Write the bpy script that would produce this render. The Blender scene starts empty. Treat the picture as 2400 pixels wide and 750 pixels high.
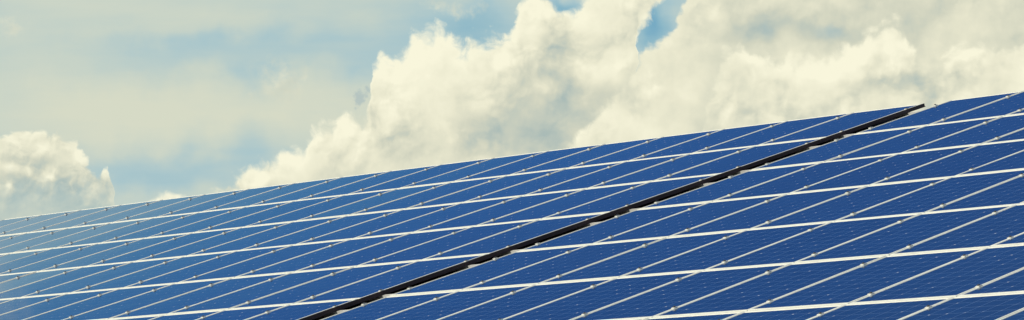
import bpy, bmesh, math, random
from mathutils import Vector, Matrix
random.seed(7)
scene = bpy.context.scene
COL = scene.collection

# ------------------------------------------------------------------ helpers
def lin(c):
    return tuple((v/255/12.92 if v/255 <= .04045 else ((v/255+.055)/1.055)**2.4) for v in c) + (1.0,)

class NT:
    """short-hand for building a node tree"""
    def __init__(s, tree):
        s.t = tree; s.n = tree.nodes; s.l = tree.links
    def put(s, sock, v):
        if isinstance(v, bpy.types.NodeSocket): s.l.new(v, sock)
        elif v is not None: sock.default_value = v
    def m(s, op, a, b=None, c=None, clamp=False):
        n = s.n.new('ShaderNodeMath'); n.operation = op; n.use_clamp = clamp
        s.put(n.inputs[0], a); s.put(n.inputs[1], b); s.put(n.inputs[2], c)
        return n.outputs[0]
    def add(s, a, b): return s.m('ADD', a, b)
    def sub(s, a, b): return s.m('SUBTRACT', a, b)
    def mul(s, a, b): return s.m('MULTIPLY', a, b)
    def vm(s, op, a, b=None, scale=None):
        n = s.n.new('ShaderNodeVectorMath'); n.operation = op
        s.put(n.inputs[0], a); s.put(n.inputs[1], b)
        if scale is not None: s.put(n.inputs['Scale'], scale)
        return n.outputs['Value' if op in ('DOT_PRODUCT', 'LENGTH') else 'Vector']
    def xyz(s, x, y, z=0.0):
        n = s.n.new('ShaderNodeCombineXYZ'); s.put(n.inputs[0], x); s.put(n.inputs[1], y); s.put(n.inputs[2], z)
        return n.outputs[0]
    def sep(s, v):
        n = s.n.new('ShaderNodeSeparateXYZ'); s.l.new(v, n.inputs[0]); return n.outputs
    def step(s, v, a, b, lo=0.0, hi=1.0):
        n = s.n.new('ShaderNodeMapRange'); n.interpolation_type = 'SMOOTHSTEP'
        s.put(n.inputs[0], v); n.inputs[1].default_value = a; n.inputs[2].default_value = b
        n.inputs[3].default_value = lo; n.inputs[4].default_value = hi
        return n.outputs[0]
    def mix(s, f, a, b):
        n = s.n.new('ShaderNodeMix'); n.data_type = 'RGBA'
        s.put(n.inputs[0], f); s.put(n.inputs[6], a); s.put(n.inputs[7], b)
        return n.outputs[2]
    def ramp(s, f, stops, interp='LINEAR'):
        n = s.n.new('ShaderNodeValToRGB'); cr = n.color_ramp; cr.interpolation = interp
        while len(cr.elements) < len(stops): cr.elements.new(1.0)
        for e, (p, c) in zip(cr.elements, stops): e.position = p; e.color = c
        s.put(n.inputs[0], f); return n.outputs[0]
    def noise(s, v, scale, detail=5, rough=.55, dim='2D', out=0, lac=2.0):
        n = s.n.new('ShaderNodeTexNoise'); n.noise_dimensions = dim
        s.put(n.inputs['Vector'], v); n.inputs['Scale'].default_value = scale
        n.inputs['Detail'].default_value = detail; n.inputs['Roughness'].default_value = rough
        n.inputs['Lacunarity'].default_value = lac
        return n.outputs[out]
    def voro(s, v, scale, detail=0, rough=.5, smooth=.5, dim='2D', feat='SMOOTH_F1', lac=2.0):
        n = s.n.new('ShaderNodeTexVoronoi'); n.voronoi_dimensions = dim; n.feature = feat
        s.put(n.inputs['Vector'], v); n.inputs['Scale'].default_value = scale
        n.inputs['Detail'].default_value = detail; n.inputs['Roughness'].default_value = rough
        n.inputs['Lacunarity'].default_value = lac
        if feat == 'SMOOTH_F1': n.inputs['Smoothness'].default_value = smooth
        return n.outputs['Distance']
    def curve(s, v, pts):
        n = s.n.new('ShaderNodeFloatCurve'); c = n.mapping.curves[0]
        n.mapping.use_clip = True
        while len(c.points) < len(pts): c.points.new(.5, .5)
        for p, (x, y) in zip(c.points, pts): p.location = (x, y); p.handle_type = 'AUTO'
        n.mapping.update(); s.put(n.inputs['Value'], v); return n.outputs[0]

# ------------------------------------------------------------------ camera
CAM_Z = 1.6
PITCH = 6.545
cam = bpy.data.cameras.new('camera'); cam_o = bpy.data.objects.new('camera', cam); COL.objects.link(cam_o)
cam_o.location = (0, 0, CAM_Z); cam_o.rotation_euler = (math.radians(90+PITCH), 0, 0)
cam.sensor_width = 36; cam.lens = 7553/2400*36
cam.clip_start = .5; cam.clip_end = 20000
scene.camera = cam_o
scene.view_settings.view_transform = 'Standard'; scene.view_settings.look = 'None'
scene.view_settings.exposure = 0; scene.view_settings.gamma = 1
scene.cycles.use_denoising = True
scene.cycles.max_bounces = 6

# ------------------------------------------------------------------ sun
SUN = Vector((-.80, -.36, .56)).normalized()
sun = bpy.data.lights.new('sun', 'SUN'); sun.energy = 3.6; sun.angle = math.radians(.5); sun.color = (1, .94, .78)
sun_o = bpy.data.objects.new('sun', sun); COL.objects.link(sun_o)
sun_o.rotation_euler = (-SUN).to_track_quat('-Z', 'Y').to_euler(); sun_o.location = SUN*60

# ------------------------------------------------------------------ sky
def build_world():
    w = bpy.data.worlds.new('World'); scene.world = w; w.use_nodes = True
    T = NT(w.node_tree); w.node_tree.nodes.clear()
    tc = T.n.new('ShaderNodeTexCoord'); D = tc.outputs['Generated']
    dx, dy, dz = T.sep(D)
    dyc = T.m('MAXIMUM', dy, .05)
    # azimuth / elevation tangents, in units of about 1/75 rad
    X = T.m('MULTIPLY_ADD', T.m('DIVIDE', dx, dyc), 75.0, 12.0)
    Y = T.m('MULTIPLY_ADD', T.m('DIVIDE', dz, dyc), -74.5, 3.75+74.5*.1147)     # grows downwards
    P = T.xyz(X, Y)
    # --- warp
    n1 = T.noise(P, .8, 3, .5, out=1); n2 = T.noise(P, 3.0, 5, .55, out=1)
    w1 = T.vm('SCALE', T.vm('SUBTRACT', n1, (.5, .5, .5)), scale=.55)
    w2 = T.vm('SCALE', T.vm('SUBTRACT', n2, (.5, .5, .5)), scale=.16)
    PW = T.vm('ADD', T.vm('ADD', P, w1), w2)
    xw, yw, _ = T.sep(PW)
    Pw = T.xyz(xw, yw)
    # --- cauliflower relief, sampled here and a little towards the sun
    def billow(v):
        a = T.voro(v, 1.15, 2, .42, 1.0, lac=2.2)
        return a
    b0 = billow(Pw)
    Pl = T.vm('ADD', Pw, (-.12, -.18, 0)); bl = billow(Pl)
    relief = T.sub(bl, b0)            # >0 faces the sun
    Ps = T.vm('ADD', Pw, (3.1, 7.7, 0))
    f0 = T.voro(Ps, 3.4, 3, .5, 1.0, lac=2.2); f1 = T.voro(T.vm('ADD', Ps, (-.05, -.07, 0)), 3.4, 3, .5, 1.0, lac=2.2)
    fine = T.sub(f1, f0)
    big0 = T.noise(P, .55, 4, .55); big1 = T.noise(T.vm('ADD', P, (17, 3, 0)), 1.3, 5, .55)
    low = T.m('MULTIPLY_ADD', T.sub(big0, .5), 1.0, T.mul(T.sub(big1, .5), .8))
    gate = T.step(T.noise(T.vm('ADD', P, (9, 9, 0)), .7, 3, .5), .38, .62, .25, 1.0)
    lobes = T.mul(T.sub(.36, b0), .42)
    soft = T.noise(T.vm('ADD', P, (5, 31, 0)), 2.6, 6, .6)
    edge_n = T.m('MULTIPLY_ADD', T.sub(b0, .35), -.55, T.mul(T.sub(f0, .3), -.28))

    def blobs(base, L, src=None):
        t = base
        s0 = src or P
        for (x, y, rx, ry, a) in L:
            d = T.vm('MULTIPLY', T.vm('SUBTRACT', s0, (x/100, y/100, 0)), (100/rx, 100/ry, 0))
            g = T.m('POWER', 2.718, T.mul(T.vm('DOT_PRODUCT', d, d), -1.0))
            t = T.m('MULTIPLY_ADD', g, a, t)
        return t
    Psoft = T.vm('ADD', P, T.vm('SCALE', T.vm('SUBTRACT', n1, (.5, .5, .5)), scale=1.1))

    def outline(pts):        # sky-line of one cloud: height against azimuth
        f = T.m('DIVIDE', T.add(xw, 2.0), 28.0, clamp=True)
        c = T.curve(f, [((x+200)/2800, (y+300)/900) for x, y in pts])
        return T.m('MULTIPLY_ADD', c, 9.0, -3.0)

    CL = [(0, lin((158, 180, 180))), (.25, lin((183, 195, 186))), (.5, lin((210, 212, 192))),
          (.75, lin((233, 231, 206))), (1, lin((249, 246, 220)))]
    # --- clear air and high haze
    sx, sy, _ = T.sep(P)
    hz = T.noise(T.xyz(T.mul(T.m('MULTIPLY_ADD', sy, .25, sx), .22), sy), .9, 5, .5)
    blue = blobs(T.m('MULTIPLY_ADD', T.sub(hz, .5), .55, .33), [
        (560, 125, 420, 55, .26), (900, 70, 260, 60, .15), (1120, 60, 110, 80, .36), (1540, 60, 60, 90, .66), (1335, 5, 50, 20, .5),
        (380, 400, 320, 70, .30), (600, 330, 60, 60, .2), (150, 30, 300, 60, -.08),
        (480, 262, 560, 78, -.30), (230, 330, 260, 40, -.12), (520, 60, 150, 30, -.15), (700, 215, 200, 60, -.12), (350, 460, 200, 30, -.1)], Psoft)
    sky = T.ramp(blue, [(0, lin((214, 218, 198))), (.3, lin((198, 210, 199))), (.6, lin((170, 198, 203))), (.85, lin((142, 184, 199))), (1, lin((116, 169, 195)))])
    # higher up the haze thins to a deep blue
    up = T.m('MULTIPLY', sy, -1.0)
    st = T.n.new('ShaderNodeTexSky'); st.sky_type = 'NISHITA'; st.sun_disc = False
    st.sun_elevation = math.asin(SUN.z); st.sun_rotation = math.atan2(SUN.x, SUN.y)
    st.altitude = 100; st.dust_density = .6; st.ozone_density = 2.0
    nish = T.vm('MULTIPLY', st.outputs[0], (.11, .11, .11))
    vault = T.ramp(T.step(up, 4.5, 16), [(0, lin((196, 210, 204))), (.05, lin((168, 198, 206))), (.16, lin((126, 174, 198))), (.28, lin((72, 136, 189))), (.58, lin((48, 102, 175))), (1, lin((38, 82, 152)))])
    vault = T.mix(T.step(up, 15, 40), vault, nish)
    # broken cumulus higher on the left, the part the far panels mirror
    pc = T.noise(T.vm('MULTIPLY', P, (.7, 1.3, 1)), 1.5, 6, .6)
    pm = T.mul(T.step(T.m('MULTIPLY_ADD', T.sub(pc, .5), 3.2, T.m('MULTIPLY_ADD', sx, -.60, -2.45)), -.15, .5), T.step(up, 2.5, 4.5))
    vault = T.mix(T.mul(pm, .9), vault, lin((226, 226, 208)))
    sky = T.mix(T.step(up, .8, 5.5), sky, vault)
    # --- faint far clouds
    def fade(col, tone, m): return T.mix(m, col, T.ramp(tone, CL))
    wisp = blobs(T.m('MULTIPLY_ADD', T.sub(soft, .5), 1.5, -.55), [(645, 175, 75, 48, .85), (700, 215, 110, 40, .45), (15, 55, 55, 38, .8), (1060, 18, 110, 34, .8), (600, 45, 120, 22, .35), (190, 20, 60, 40, .3)], PW)
    sky = fade(sky, T.m('MULTIPLY_ADD', relief, .4, .62), T.mul(T.step(wisp, -.15, .75), .75))
    gb = blobs(T.m('MULTIPLY_ADD', T.sub(soft, .5), 1.6, T.m('MULTIPLY_ADD', T.sub(f0, .3), -.8, -.50)), [(858, 218, 50, 34, .9), (825, 250, 26, 40, .6)], PW)
    sky = T.mix(T.mul(T.step(gb, -.15, .45), .6), sky, lin((164, 184, 188)))

    def cloud(sky, pts, tone, edge=.17, amp=1.0, opacity=1.0, bottom=None, rel=.36, fin=.17, lo=.36, rim=.18):
        d = T.add(T.sub(yw, outline(pts)), T.mul(edge_n, amp))
        if bottom:
            d = T.m('MINIMUM', d, T.add(T.sub(outline(bottom), yw), T.mul(edge_n, amp)))
        mk = T.step(d, -edge, edge)
        near = T.step(d, .3, 3.0, 1.15, .55)
        t = T.mul(T.add(T.mul(relief, rel), T.add(T.mul(fine, fin), lobes)), T.mul(gate, near))
        t = T.add(t, T.mul(low, lo))
        t = T.add(t, tone)
        if rim: t = T.add(t, T.step(d, 0, .9, rim, 0))
        return fade(sky, T.m('MAXIMUM', T.m('MINIMUM', t, 1.0), 0.0), T.mul(mk, opacity))

    # big cumulus
    tone = blobs(.76, [
        (960, 120, 110, 60, .22), (1000, 230, 150, 70, .20), (1180, 110, 110, 60, .16), (1250, 40, 70, 60, .14), (1430, 30, 80, 50, .12),
        (1320, 120, 90, 50, -.26), (1210, 150, 40, 60, -.04), (1120, 310, 130, 60, -.18), (1270, 240, 130, 60, -.24), (1290, 320, 150, 60, -.30), (1380, 230, 70, 50, -.2),
        (900, 390, 160, 40, -.12), (820, 330, 60, 60, .08), (690, 370, 90, 50, .12), (560, 425, 70, 25, .12), (1440, 150, 45, 30, .16), (1390, 150, 40, 30, .12), (1440, 190, 60, 25, .08), (760, 410, 60, 25, -.06)], Psoft)
    sky = cloud(sky, [(-200, 600), (380, 600), (430, 595), (462, 500), (482, 452), (510, 424), (545, 394), (590, 368), (650, 352), (700, 330), (742, 292), (790, 258), (835, 246), (862, 215), (868, 135),
        (900, 112), (940, 108), (965, 82), (1000, 62), (1050, 62), (1078, 84), (1105, 80), (1150, 62), (1190, 35), (1215, 0), (1250, -30), (1310, -16), (1345, -10), (1400, -60), (1560, -80), (2600, -80)],
        tone, bottom=[(-200, 600), (1470, 600), (1486, 300), (1493, 150), (1502, 105), (1525, 78), (1550, 48), (1572, 15), (1590, -60), (1640, -290), (2600, -290)])
    # grey veil to the right of it
    tone = blobs(.68, [(1500, 200, 120, 60, .12), (1420, 290, 130, 40, .14), (1640, 30, 60, 40, .16), (1600, 220, 100, 90, .06), (1800, 60, 80, 40, -.26), (1945, 72, 70, 32, -.36), (2200, 40, 260, 60, -.10), (1700, 60, 90, 40, -.05)], Psoft)
    sky = cloud(sky, [(-200, 600), (1200, 595), (1270, 400), (1300, 345), (1335, 318), (1380, 272), (1425, 225), (1470, 168), (1505, 120), (1540, 92), (1580, 72), (1600, 15), (1625, -70), (1700, -200), (2600, -250)],
        tone, edge=.16, amp=.8, rel=.20, fin=.10, lo=.40, rim=.08)
    bl = blobs(T.m('MULTIPLY_ADD', T.sub(soft, .5), .8, -.5), [(1800, 70, 34, 36, .75), (1955, 72, 60, 26, .85)], PW)
    sky = T.mix(T.mul(T.step(bl, -.1, .8), .40), sky, lin((160, 192, 202)))
    # bright heads at the far right
    tone = blobs(.77, [(1770, 150, 60, 50, .20), (1990, 130, 110, 60, .28), (2090, 110, 70, 40, .18), (1740, 230, 70, 50, .02), (2060, 185, 90, 28, -.26), (1900, 230, 150, 40, -.04), (2190, 140, 30, 70, -.22), (2270, 160, 80, 50, .06), (2360, 170, 90, 60, .04), (1840, 210, 50, 30, -.10), (2350, 60, 100, 30, -.1)], Psoft)
    sky = cloud(sky, [(-200, 600), (1560, 590), (1620, 380), (1650, 250), (1675, 170), (1705, 115), (1735, 92), (1765, 106), (1800, 122), (1880, 126), (1905, 102), (1945, 112), (1985, 88), (2040, 62), (2090, 45), (2130, 66), (2165, 120),
        (2195, 150), (2215, 118), (2260, 102), (2330, 88), (2400, 80), (2600, 60)], tone, edge=.19, amp=.9, rel=.34, fin=.14, lo=.55, rim=.14)
    # small cumulus at the left, and a crumb beside it
    tone = blobs(T.m('MULTIPLY_ADD', T.step(sy, 3.3, 4.9), -.40, .74), [(50, 320, 60, 40, .12), (125, 350, 50, 50, .10), (112, 418, 22, 20, .42), (62, 405, 15, 14, .45), (24, 402, 15, 12, .45), (15, 436, 9, 8, .5), (252, 392, 26, 26, .46), (215, 425, 20, 18, -.15), (200, 380, 20, 24, .2), (30, 380, 40, 12, -.1), (85, 390, 25, 20, -.12)], PW)
    sky = cloud(sky, [(-200, 350), (-60, 330), (0, 318), (22, 302), (42, 284), (68, 284), (92, 294), (130, 298), (166, 306), (178, 322), (186, 356), (206, 376), (222, 402), (234, 400), (246, 374), (262, 372), (270, 410), (278, 520), (320, 590), (2600, 600)],
        tone, edge=.10, amp=.7, rel=.6, fin=.3, opacity=T.step(T.add(sy, T.mul(T.sub(soft, .5), 1.2)), 4.0, 4.9, .93, .45), rim=.10)
    tone = blobs(.93, [(385, 475, 60, 14, -.1)])
    sky = cloud(sky, [(-200, 600), (325, 590), (338, 475), (352, 460), (375, 450), (402, 444), (425, 454), (440, 470), (460, 590), (2600, 600)], tone, edge=.09, amp=.35, opacity=.95)
    # below the horizon and behind
    sky = T.mix(T.step(dy, .04, .12), nish, sky)
    bg = T.n.new('ShaderNodeBackground'); T.l.new(sky, bg.inputs[0]); bg.inputs[1].default_value = 1.0
    out = T.n.new('ShaderNodeOutputWorld'); T.l.new(bg.outputs[0], out.inputs[0])
    w.cycles.sampling_method = 'MANUAL'; w.cycles.sample_map_resolution = 1024
build_world()

# ------------------------------------------------------------------ materials
def mat(name, color, rough=.5, metal=0.0, fn=None):
    m = bpy.data.materials.new(name); m.use_nodes = True
    b = m.node_tree.nodes['Principled BSDF']; T = NT(m.node_tree)
    b.inputs['Base Color'].default_value = (*color, 1); b.inputs['Roughness'].default_value = rough; b.inputs['Metallic'].default_value = metal
    if fn: fn(T, b)
    return m
def weathered(a, b_, scale, ramp=(.35, .7), bump=0):
    def fn(T, b):
        tc = T.n.new('ShaderNodeTexCoord'); n = T.noise(tc.outputs['Object'], scale, 6, .6, dim='3D')
        T.l.new(T.ramp(n, [(ramp[0], (*a, 1)), (ramp[1], (*b_, 1))]), b.inputs['Base Color'])
        if bump:
            bm_ = T.n.new('ShaderNodeBump'); bm_.inputs['Strength'].default_value = bump; bm_.inputs['Distance'].default_value = .01
            T.l.new(n, bm_.inputs['Height']); T.l.new(bm_.outputs[0], b.inputs['Normal'])
    return fn
M_FRAME = mat('anodised_aluminium', (.8, .77, .68), .45, .0, weathered((.74, .73, .63), (.86, .85, .74), 5))
M_RAIL = mat('mill_aluminium', (.7, .68, .62), .45, .2, weathered((.6, .58, .53), (.78, .76, .7), 6))
M_CLAMP = mat('clamp_metal', (.72, .71, .64), .45, .1, weathered((.6, .59, .54), (.8, .79, .7), 40))
M_BOLT = mat('bolt_steel', (.09, .09, .09), .4, .5)  # bolt coloured dark to stand in for the clamp's unlit side
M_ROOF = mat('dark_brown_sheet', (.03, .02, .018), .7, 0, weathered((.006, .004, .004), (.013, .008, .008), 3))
M_WALL = mat('plaster_wall', (.4, .38, .34), .9, 0, weathered((.34, .32, .28), (.46, .44, .39), 2, bump=.2))
M_GRASS = mat('grass', (.05, .08, .025), .95, 0, weathered((.035, .06, .02), (.09, .11, .04), .8, bump=.5))
M_SIDE_SHADE = mat('frame_side_shade', (.05, .03, .03), .6, 0, weathered((.045, .022, .021), (.07, .038, .035), 4))  # shade of the frame side put into a brown colour

PW_, PL_ = .990, 1.656      # panel width (across the roof), length (up the roof)
LIP = .018
CELL = .1575
def cells(T, b):
    tc = T.n.new('ShaderNodeTexCoord'); x, y, _ = T.sep(tc.outputs['Object'])
    oi = T.n.new('ShaderNodeObjectInfo'); rnd = oi.outputs['Random']
    cx = T.add(T.m('DIVIDE', x, CELL), 3.0); cy = T.add(T.m('DIVIDE', y, CELL), 5.0)
    inside = T.mul(T.mul(T.m('GREATER_THAN', cx, 0.0), T.m('LESS_THAN', cx, 6.0)), T.mul(T.m('GREATER_THAN', cy, 0.0), T.m('LESS_THAN', cy, 10.0)))
    fx = T.m('ABSOLUTE', T.sub(T.m('FRACT', cx), .5)); fy = T.m('ABSOLUTE', T.sub(T.m('FRACT', cy), .5))
    gap = T.m('GREATER_THAN', T.m('MAXIMUM', fx, fy), .5-.011)
    corner = T.m('GREATER_THAN', T.add(fx, fy), 1-.064)
    # three busbars along the length
    bus = T.m('GREATER_THAN', T.m('ABSOLUTE', T.sub(T.m('FRACT', T.mul(cx, 3.0)), .5)), .5-.010)
    # per-corner glint value
    cid = T.xyz(T.m('ROUND', cx), T.m('ROUND', cy), T.mul(rnd, 91.7))
    wn = T.n.new('ShaderNodeTexWhiteNoise'); T.l.new(cid, wn.inputs[0])
    gl = T.m('POWER', wn.outputs[0], 2.6)
    cell_id = T.xyz(T.m('FLOOR', cx), T.m('FLOOR', cy), T.mul(rnd, 37.3))
    wn2 = T.n.new('ShaderNodeTexWhiteNoise'); T.l.new(cell_id, wn2.inputs[0])
    cryst = T.noise(T.vm('ADD', tc.outputs['Object'], T.xyz(T.mul(rnd, 50.0), 0.0)), 9, 3, .6, dim='3D')
    v = T.m('MULTIPLY_ADD', T.sub(wn2.outputs[0], .5), .16, T.m('MULTIPLY_ADD', T.sub(cryst, .5), .35, T.m('MULTIPLY_ADD', rnd, .12, .94)))
    base = T.vm('SCALE', (.013, .044, .122), scale=v)
    c = T.mix(T.mul(bus, .34), base, (.24, .31, .42, 1))
    c = T.mix(T.mul(gap, .75), c, (.26, .37, .52, 1))
    c = T.mix(T.mul(corner, gl), c, (.95, .96, .98, 1))
    c = T.mix(inside, (.80, .77, .66, 1), c)
    T.l.new(c, b.inputs['Base Color'])
    # thin film of dust near the lower frame
    b.inputs['IOR'].default_value = 1.42
    r = T.m('MULTIPLY_ADD', T.noise(tc.outputs['Object'], 3, 4, .6, dim='3D'), .06, .03)
    T.l.new(r, b.inputs['Roughness'])
    b.inputs['Specular IOR Level'].default_value = .5
    # very slight bow of the glass
    bp = T.n.new('ShaderNodeBump'); bp.inputs['Strength'].default_value = .25; bp.inputs['Distance'].default_value = .002
    T.l.new(T.noise(T.vm('ADD', tc.outputs['Object'], T.xyz(T.mul(rnd, 50.0), 0.0)), 2.2, 2, .4, dim='3D'), bp.inputs['Height'])
    T.l.new(bp.outputs[0], b.inputs['Normal'])
M_CELL = mat('solar_cells_under_glass', (.02, .05, .2), .06, 0, cells)

# ------------------------------------------------------------------ array frame of reference
U = Vector((.67522, -.73762, 0)).normalized()          # along the ridge, to the right and nearer
V = Vector((-.70350, -.64392, -.30076)).normalized()   # down the slope
V = (V - U*V.dot(U)).normalized()
N = V.cross(U).normalized()
if N.z < 0: N = -N
O = Vector((4.7969, 34.8087, 4.6552+CAM_Z))            # ridge-side corner of the right-hand block
PU, PV = 1.0, 1.6854
GAP = .409
def W(u, v, n=0.0): return O + U*u + V*(v*PV) + N*n     # u in metres, v in rows
ROT = Matrix((U, -V, N)).transposed().to_4x4()          # local x across, y up the slope, z off the roof
def at(u, v, n=0.0): return Matrix.Translation(W(u, v, n)) @ ROT

def box(bm, x0, x1, y0, y1, z0, z1, mi=0):
    vs = [bm.verts.new((x, y, z)) for z in (z0, z1) for y in (y0, y1) for x in (x0, x1)]
    fs = []
    for f in ((0, 2, 3, 1), (4, 5, 7, 6), (0, 1, 5, 4), (1, 3, 7, 5), (3, 2, 6, 7), (2, 0, 4, 6)):
        q = bm.faces.new([vs[i] for i in f]); q.material_index = mi; fs.append(q)
    return fs
def cyl(bm, x, y, z0, z1, r, n=8):
    bot = [bm.verts.new((x+r*math.cos(2*math.pi*k/n), y+r*math.sin(2*math.pi*k/n), z0)) for k in range(n)]
    top = [bm.verts.new((v.co.x, v.co.y, z1)) for v in bot]
    bm.faces.new(top); bm.faces.new(bot[::-1])
    for k in range(n): bm.faces.new((bot[k], bot[(k+1) % n], top[(k+1) % n], top[k]))
def mesh(name, bm, mats):
    me = bpy.data.meshes.new(name); bm.normal_update(); bm.to_mesh(me); bm.free()
    for m in (mats if isinstance(mats, (list, tuple)) else [mats]): me.materials.append(m)
    return me
def obj(name, me, mw=None, parent=None):
    o = bpy.data.objects.new(name, me); COL.objects.link(o)
    if parent is not None: o.parent = parent
    if mw is not None: o.matrix_world = mw
    return o
def tag(o, label=None, cat=None, group=None, kind=None):
    for k, v in (('label', label), ('category', cat), ('group', group), ('kind', kind)):
        if v: o[k] = v
    return o

# ------------------------------------------------------------------ one solar panel
def frame_mesh():
    bm = bmesh.new(); w, l = PW_/2, PL_/2; d = .040
    # profile from the inside lip over the top and down the outer side, bevelled edge
    prof = [(LIP, -.006), (LIP, -.001), (LIP-.001, 0), (.0015, 0), (0, -.0015), (0, -d), (.028, -d), (.028, -d+.002), (.002, -d+.002), (.002, -.006)]
    rings = []
    for inset, z in prof:
        rings.append([bm.verts.new((sx*(w-inset), sy*(l-inset-(.007 if inset > .015 and z > -.01 else 0)), z)) for sx, sy in ((-1, -1), (1, -1), (1, 1), (-1, 1))])
    n = len(rings)
    for i in range(n):
        a, b = rings[i], rings[(i+1) % n]
        for k in range(4):
            bm.faces.new((a[k], b[k], b[(k+1) % 4], a[(k+1) % 4]))
    bmesh.ops.recalc_face_normals(bm, faces=bm.faces)
    return mesh('frame', bm, M_FRAME)
def laminate_mesh():
    bm = bmesh.new(); box(bm, -PW_/2+.0025, PW_/2-.0025, -PL_/2+.0025, PL_/2-.0025, -.0058, -.0030)
    return mesh('glass', bm, M_CELL)
ME_FRAME, ME_LAM = frame_mesh(), laminate_mesh()

cam_m = Matrix.Translation((0, 0, CAM_Z)) @ cam_o.rotation_euler.to_matrix().to_4x4()
cam_i = cam_m.inverted()
def px(p):                       # used only to leave out panels the frame never shows
    q = cam_i @ p; return (1200+7553*q.x/-q.z, 375-7553*q.y/-q.z)
def seen(u0, u1, v0, v1, m=190):
    P = [px(W(u, v)) for u in (u0, u1) for v in (v0, v1)]
    xs = [p[0] for p in P]; ys = [p[1] for p in P]
    if max(xs) < -m or min(xs) > 2400+m or min(ys) > 750+m: return False
    # the sloping lower-left and lower-right limits
    for k in range(21):
        for j in range(21):
            x, y = px(W(u0+(u1-u0)*k/20, v0+(v1-v0)*j/20))
            if -m < x < 2400+m and y < 750+m: return True
    return False

ORD = ['first', 'second', 'third', 'fourth', 'fifth', 'sixth', 'seventh', 'eighth', 'ninth', 'tenth', 'eleventh', 'twelfth', 'thirteenth', 'fourteenth', 'fifteenth', 'sixteenth', 'seventeenth', 'eighteenth', 'nineteenth', 'twentieth']
ROWN = ['top row', 'second row from the top', 'third row from the top', 'fourth row from the top', 'fifth row from the top', 'sixth row from the top', 'seventh row from the top', 'eighth row from the top']
panels = {}
proto = None
def new_panel():
    e = bpy.data.objects.new('solar_panel', None); COL.objects.link(e); e.empty_display_size = .2
    for nme, me in (('frame', ME_FRAME), ('glass', ME_LAM)):
        c = bpy.data.objects.new(nme, me); COL.objects.link(c); c.parent = e
    return e
NL, NR, NROW = 18, 13, 8
for side in 'LR':
    for j in range(NROW):
        for i in range(NL if side == 'L' else NR):
            u0 = i*PU if side == 'R' else -GAP-(i+1)*PU
            if not seen(u0, u0+PU, j, j+1): continue
            if proto is None:
                proto = p = new_panel()
            else:
                p = proto.copy(); COL.objects.link(p)
                for ch in proto.children:
                    c = ch.copy(); COL.objects.link(c); c.parent = p
            jit = Matrix.Rotation(random.gauss(0, .0011), 4, 'X') @ Matrix.Rotation(random.gauss(0, .0011), 4, 'Y')
            p.matrix_world = at(u0+PU/2, j+.5, random.uniform(-.001, .001)) @ jit
            where = 'left' if side == 'L' else 'right'
            lab = f'blue panel, {ORD[i]} to the {where} of the dark gap, {ROWN[j]}'
            if i == 0: lab = f'blue panel directly {where} of the dark gap, {ROWN[j]}'
            if side == 'L' and i == NL-1: lab = f'blue panel at the left end of the array, {ROWN[j]}'
            tag(p, lab, 'solar panel', f'blue solar panels {where} of the dark gap')
            panels[(side, i, j)] = p
print('panels', len(panels))

# added dark strip: painted shade of the left-hand block's right frame side
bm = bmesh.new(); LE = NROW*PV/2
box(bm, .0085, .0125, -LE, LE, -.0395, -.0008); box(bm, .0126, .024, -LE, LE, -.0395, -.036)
e = obj('frame_shade_strip', mesh('frame_shade_strip', bm, M_SIDE_SHADE), at(-GAP, NROW/2) @ Matrix.Translation((0, 0, 0)))
tag(e, 'dark brown strip painted as frame-side shade beside the gap, its tip against the sky', 'shade strip')

# ------------------------------------------------------------------ rails with clamps
def clamp_meshes():
    bm = bmesh.new()
    box(bm, -.017, .017, -.020, .020, .0005, .007)      # bridge over both frames
    box(bm, -.007, .007, -.030, .030, -.035, .0004)      # web in the slot
    a = mesh('clamp', bm, M_CLAMP)
    bm = bmesh.new(); cyl(bm, 0, 0, .007, .016, .0105, 8)
    b = mesh('bolt', bm, M_BOLT)
    return a, b
ME_CLAMP, ME_BOLT = clamp_meshes()
RAILN = 0
rail_label = {0: 'upper', 1: 'lower'}
for j in range(NROW):
    for h, fv in enumerate((.178, .838)):
        us = [0, GAP]
        lim = []
        pos = []
        for side in 'LR':
            idx = [i for (s, i, jj) in panels if s == side and jj == j]
            if not idx: continue
            for i in idx:
                if side == 'R': pos += [i*PU, (i+1)*PU]
                else: pos += [-GAP-i*PU, -GAP-(i+1)*PU]
        if not pos: continue
        a, b = min(pos)-.06, max(pos)+.06
        e = bpy.data.objects.new('mounting_rail', None); COL.objects.link(e)
        e.matrix_world = at((a+b)/2, j+fv, -.041)
        tag(e, f'silver {rail_label[h]} mounting rail with clamps, under the {ROWN[j]} of panels', 'mounting rail', 'rails carrying the solar panels')
        L = (b-a)/2
        bm = bmesh.new(); box(bm, -L, L, -.02, -.004, -.042, 0); box(bm, -L, L, .004, .02, -.042, 0); box(bm, -L, L, -.0039, .0039, -.042, -.012)
        r = bpy.data.objects.new('beam', mesh('beam', bm, M_RAIL)); COL.objects.link(r); r.parent = e
        for q in sorted(set(round(x, 4) for x in pos)):
            c = bpy.data.objects.new('clamp', ME_CLAMP); COL.objects.link(c); c.parent = e
            c.location = (q-(a+b)/2, 0, .041)
            t = bpy.data.objects.new('bolt', ME_BOLT); COL.objects.link(t); t.parent = c
            t.rotation_euler.z = random.uniform(0, 1)

# ------------------------------------------------------------------ the shed that carries the array
UA, UB, VA, VB = -GAP-NL*PU-.35, 14.0, -.13, 8.2
DEP = .125
shed = bpy.data.objects.new('shed', None); COL.objects.link(shed)
ctr = W((UA+UB)/2, (VA+VB)/2); shed.location = (ctr.x, ctr.y, 0)
tag(shed, 'low shed with dark brown sheet metal roof underneath the solar panels', 'shed')
bpy.context.view_layer.update()
bm = bmesh.new()
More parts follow.
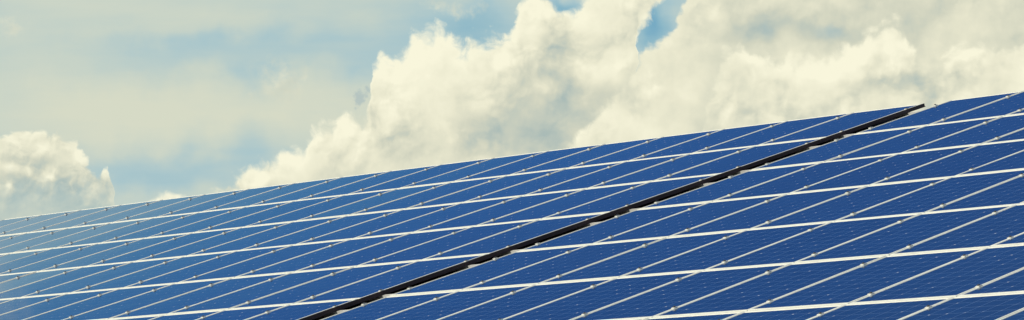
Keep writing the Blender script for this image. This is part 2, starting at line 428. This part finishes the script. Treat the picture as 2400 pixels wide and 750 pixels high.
# trapezoid sheet: ribs run down the slope
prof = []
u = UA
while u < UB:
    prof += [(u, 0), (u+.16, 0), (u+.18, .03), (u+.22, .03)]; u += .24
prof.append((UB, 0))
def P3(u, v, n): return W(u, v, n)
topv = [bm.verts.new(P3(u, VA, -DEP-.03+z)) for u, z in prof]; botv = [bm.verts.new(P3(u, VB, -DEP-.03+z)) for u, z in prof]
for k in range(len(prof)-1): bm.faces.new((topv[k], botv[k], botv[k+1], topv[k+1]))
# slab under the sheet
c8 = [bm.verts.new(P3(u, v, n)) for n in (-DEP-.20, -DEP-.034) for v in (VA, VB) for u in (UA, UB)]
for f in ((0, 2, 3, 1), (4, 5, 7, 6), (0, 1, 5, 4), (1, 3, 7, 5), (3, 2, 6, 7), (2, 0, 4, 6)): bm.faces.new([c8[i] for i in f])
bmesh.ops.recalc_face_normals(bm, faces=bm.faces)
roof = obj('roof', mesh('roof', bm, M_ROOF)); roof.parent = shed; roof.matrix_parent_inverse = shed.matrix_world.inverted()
# walls
corn = [(UA+.4, VA+.2), (UB-.4, VA+.2), (UB-.4, VB-.2), (UA+.4, VB-.2)]
for k in range(4):
    (ua, va), (ub, vb) = corn[k], corn[(k+1) % 4]
    A, B = W(ua, va, -DEP-.21), W(ub, vb, -DEP-.21)
    d = Vector((B.x-A.x, B.y-A.y, 0)).normalized(); nn = Vector((-d.y, d.x, 0))*.1
    bm = bmesh.new(); q = []
    sh = d*(.11 if k % 2 else -.0)
    for o_ in (-nn, nn):
        q.append([bm.verts.new(p) for p in (Vector((A.x, A.y, -.2))+o_+sh, Vector((B.x, B.y, -.2))+o_-sh, B+o_-sh, A+o_+sh)])
    bm.faces.new(q[0]); bm.faces.new(q[1][::-1])
    for i in range(4): bm.faces.new((q[0][i], q[1][i], q[1][(i+1) % 4], q[0][(i+1) % 4]))
    bmesh.ops.recalc_face_normals(bm, faces=bm.faces)
    wl = obj('wall', mesh('wall', bm, M_WALL)); wl.parent = shed; wl.matrix_parent_inverse = shed.matrix_world.inverted()

# ------------------------------------------------------------------ ground
bm = bmesh.new(); S = 6000; n = 24
g = [[bm.verts.new((-S+2*S*i/n, -S+2*S*j/n, 0)) for i in range(n+1)] for j in range(n+1)]
for j in range(n):
    for i in range(n): bm.faces.new((g[j][i], g[j][i+1], g[j+1][i+1], g[j+1][i]))
tag(obj('ground', mesh('ground', bm, M_GRASS)), 'grass field around the shed', 'ground', kind='structure')
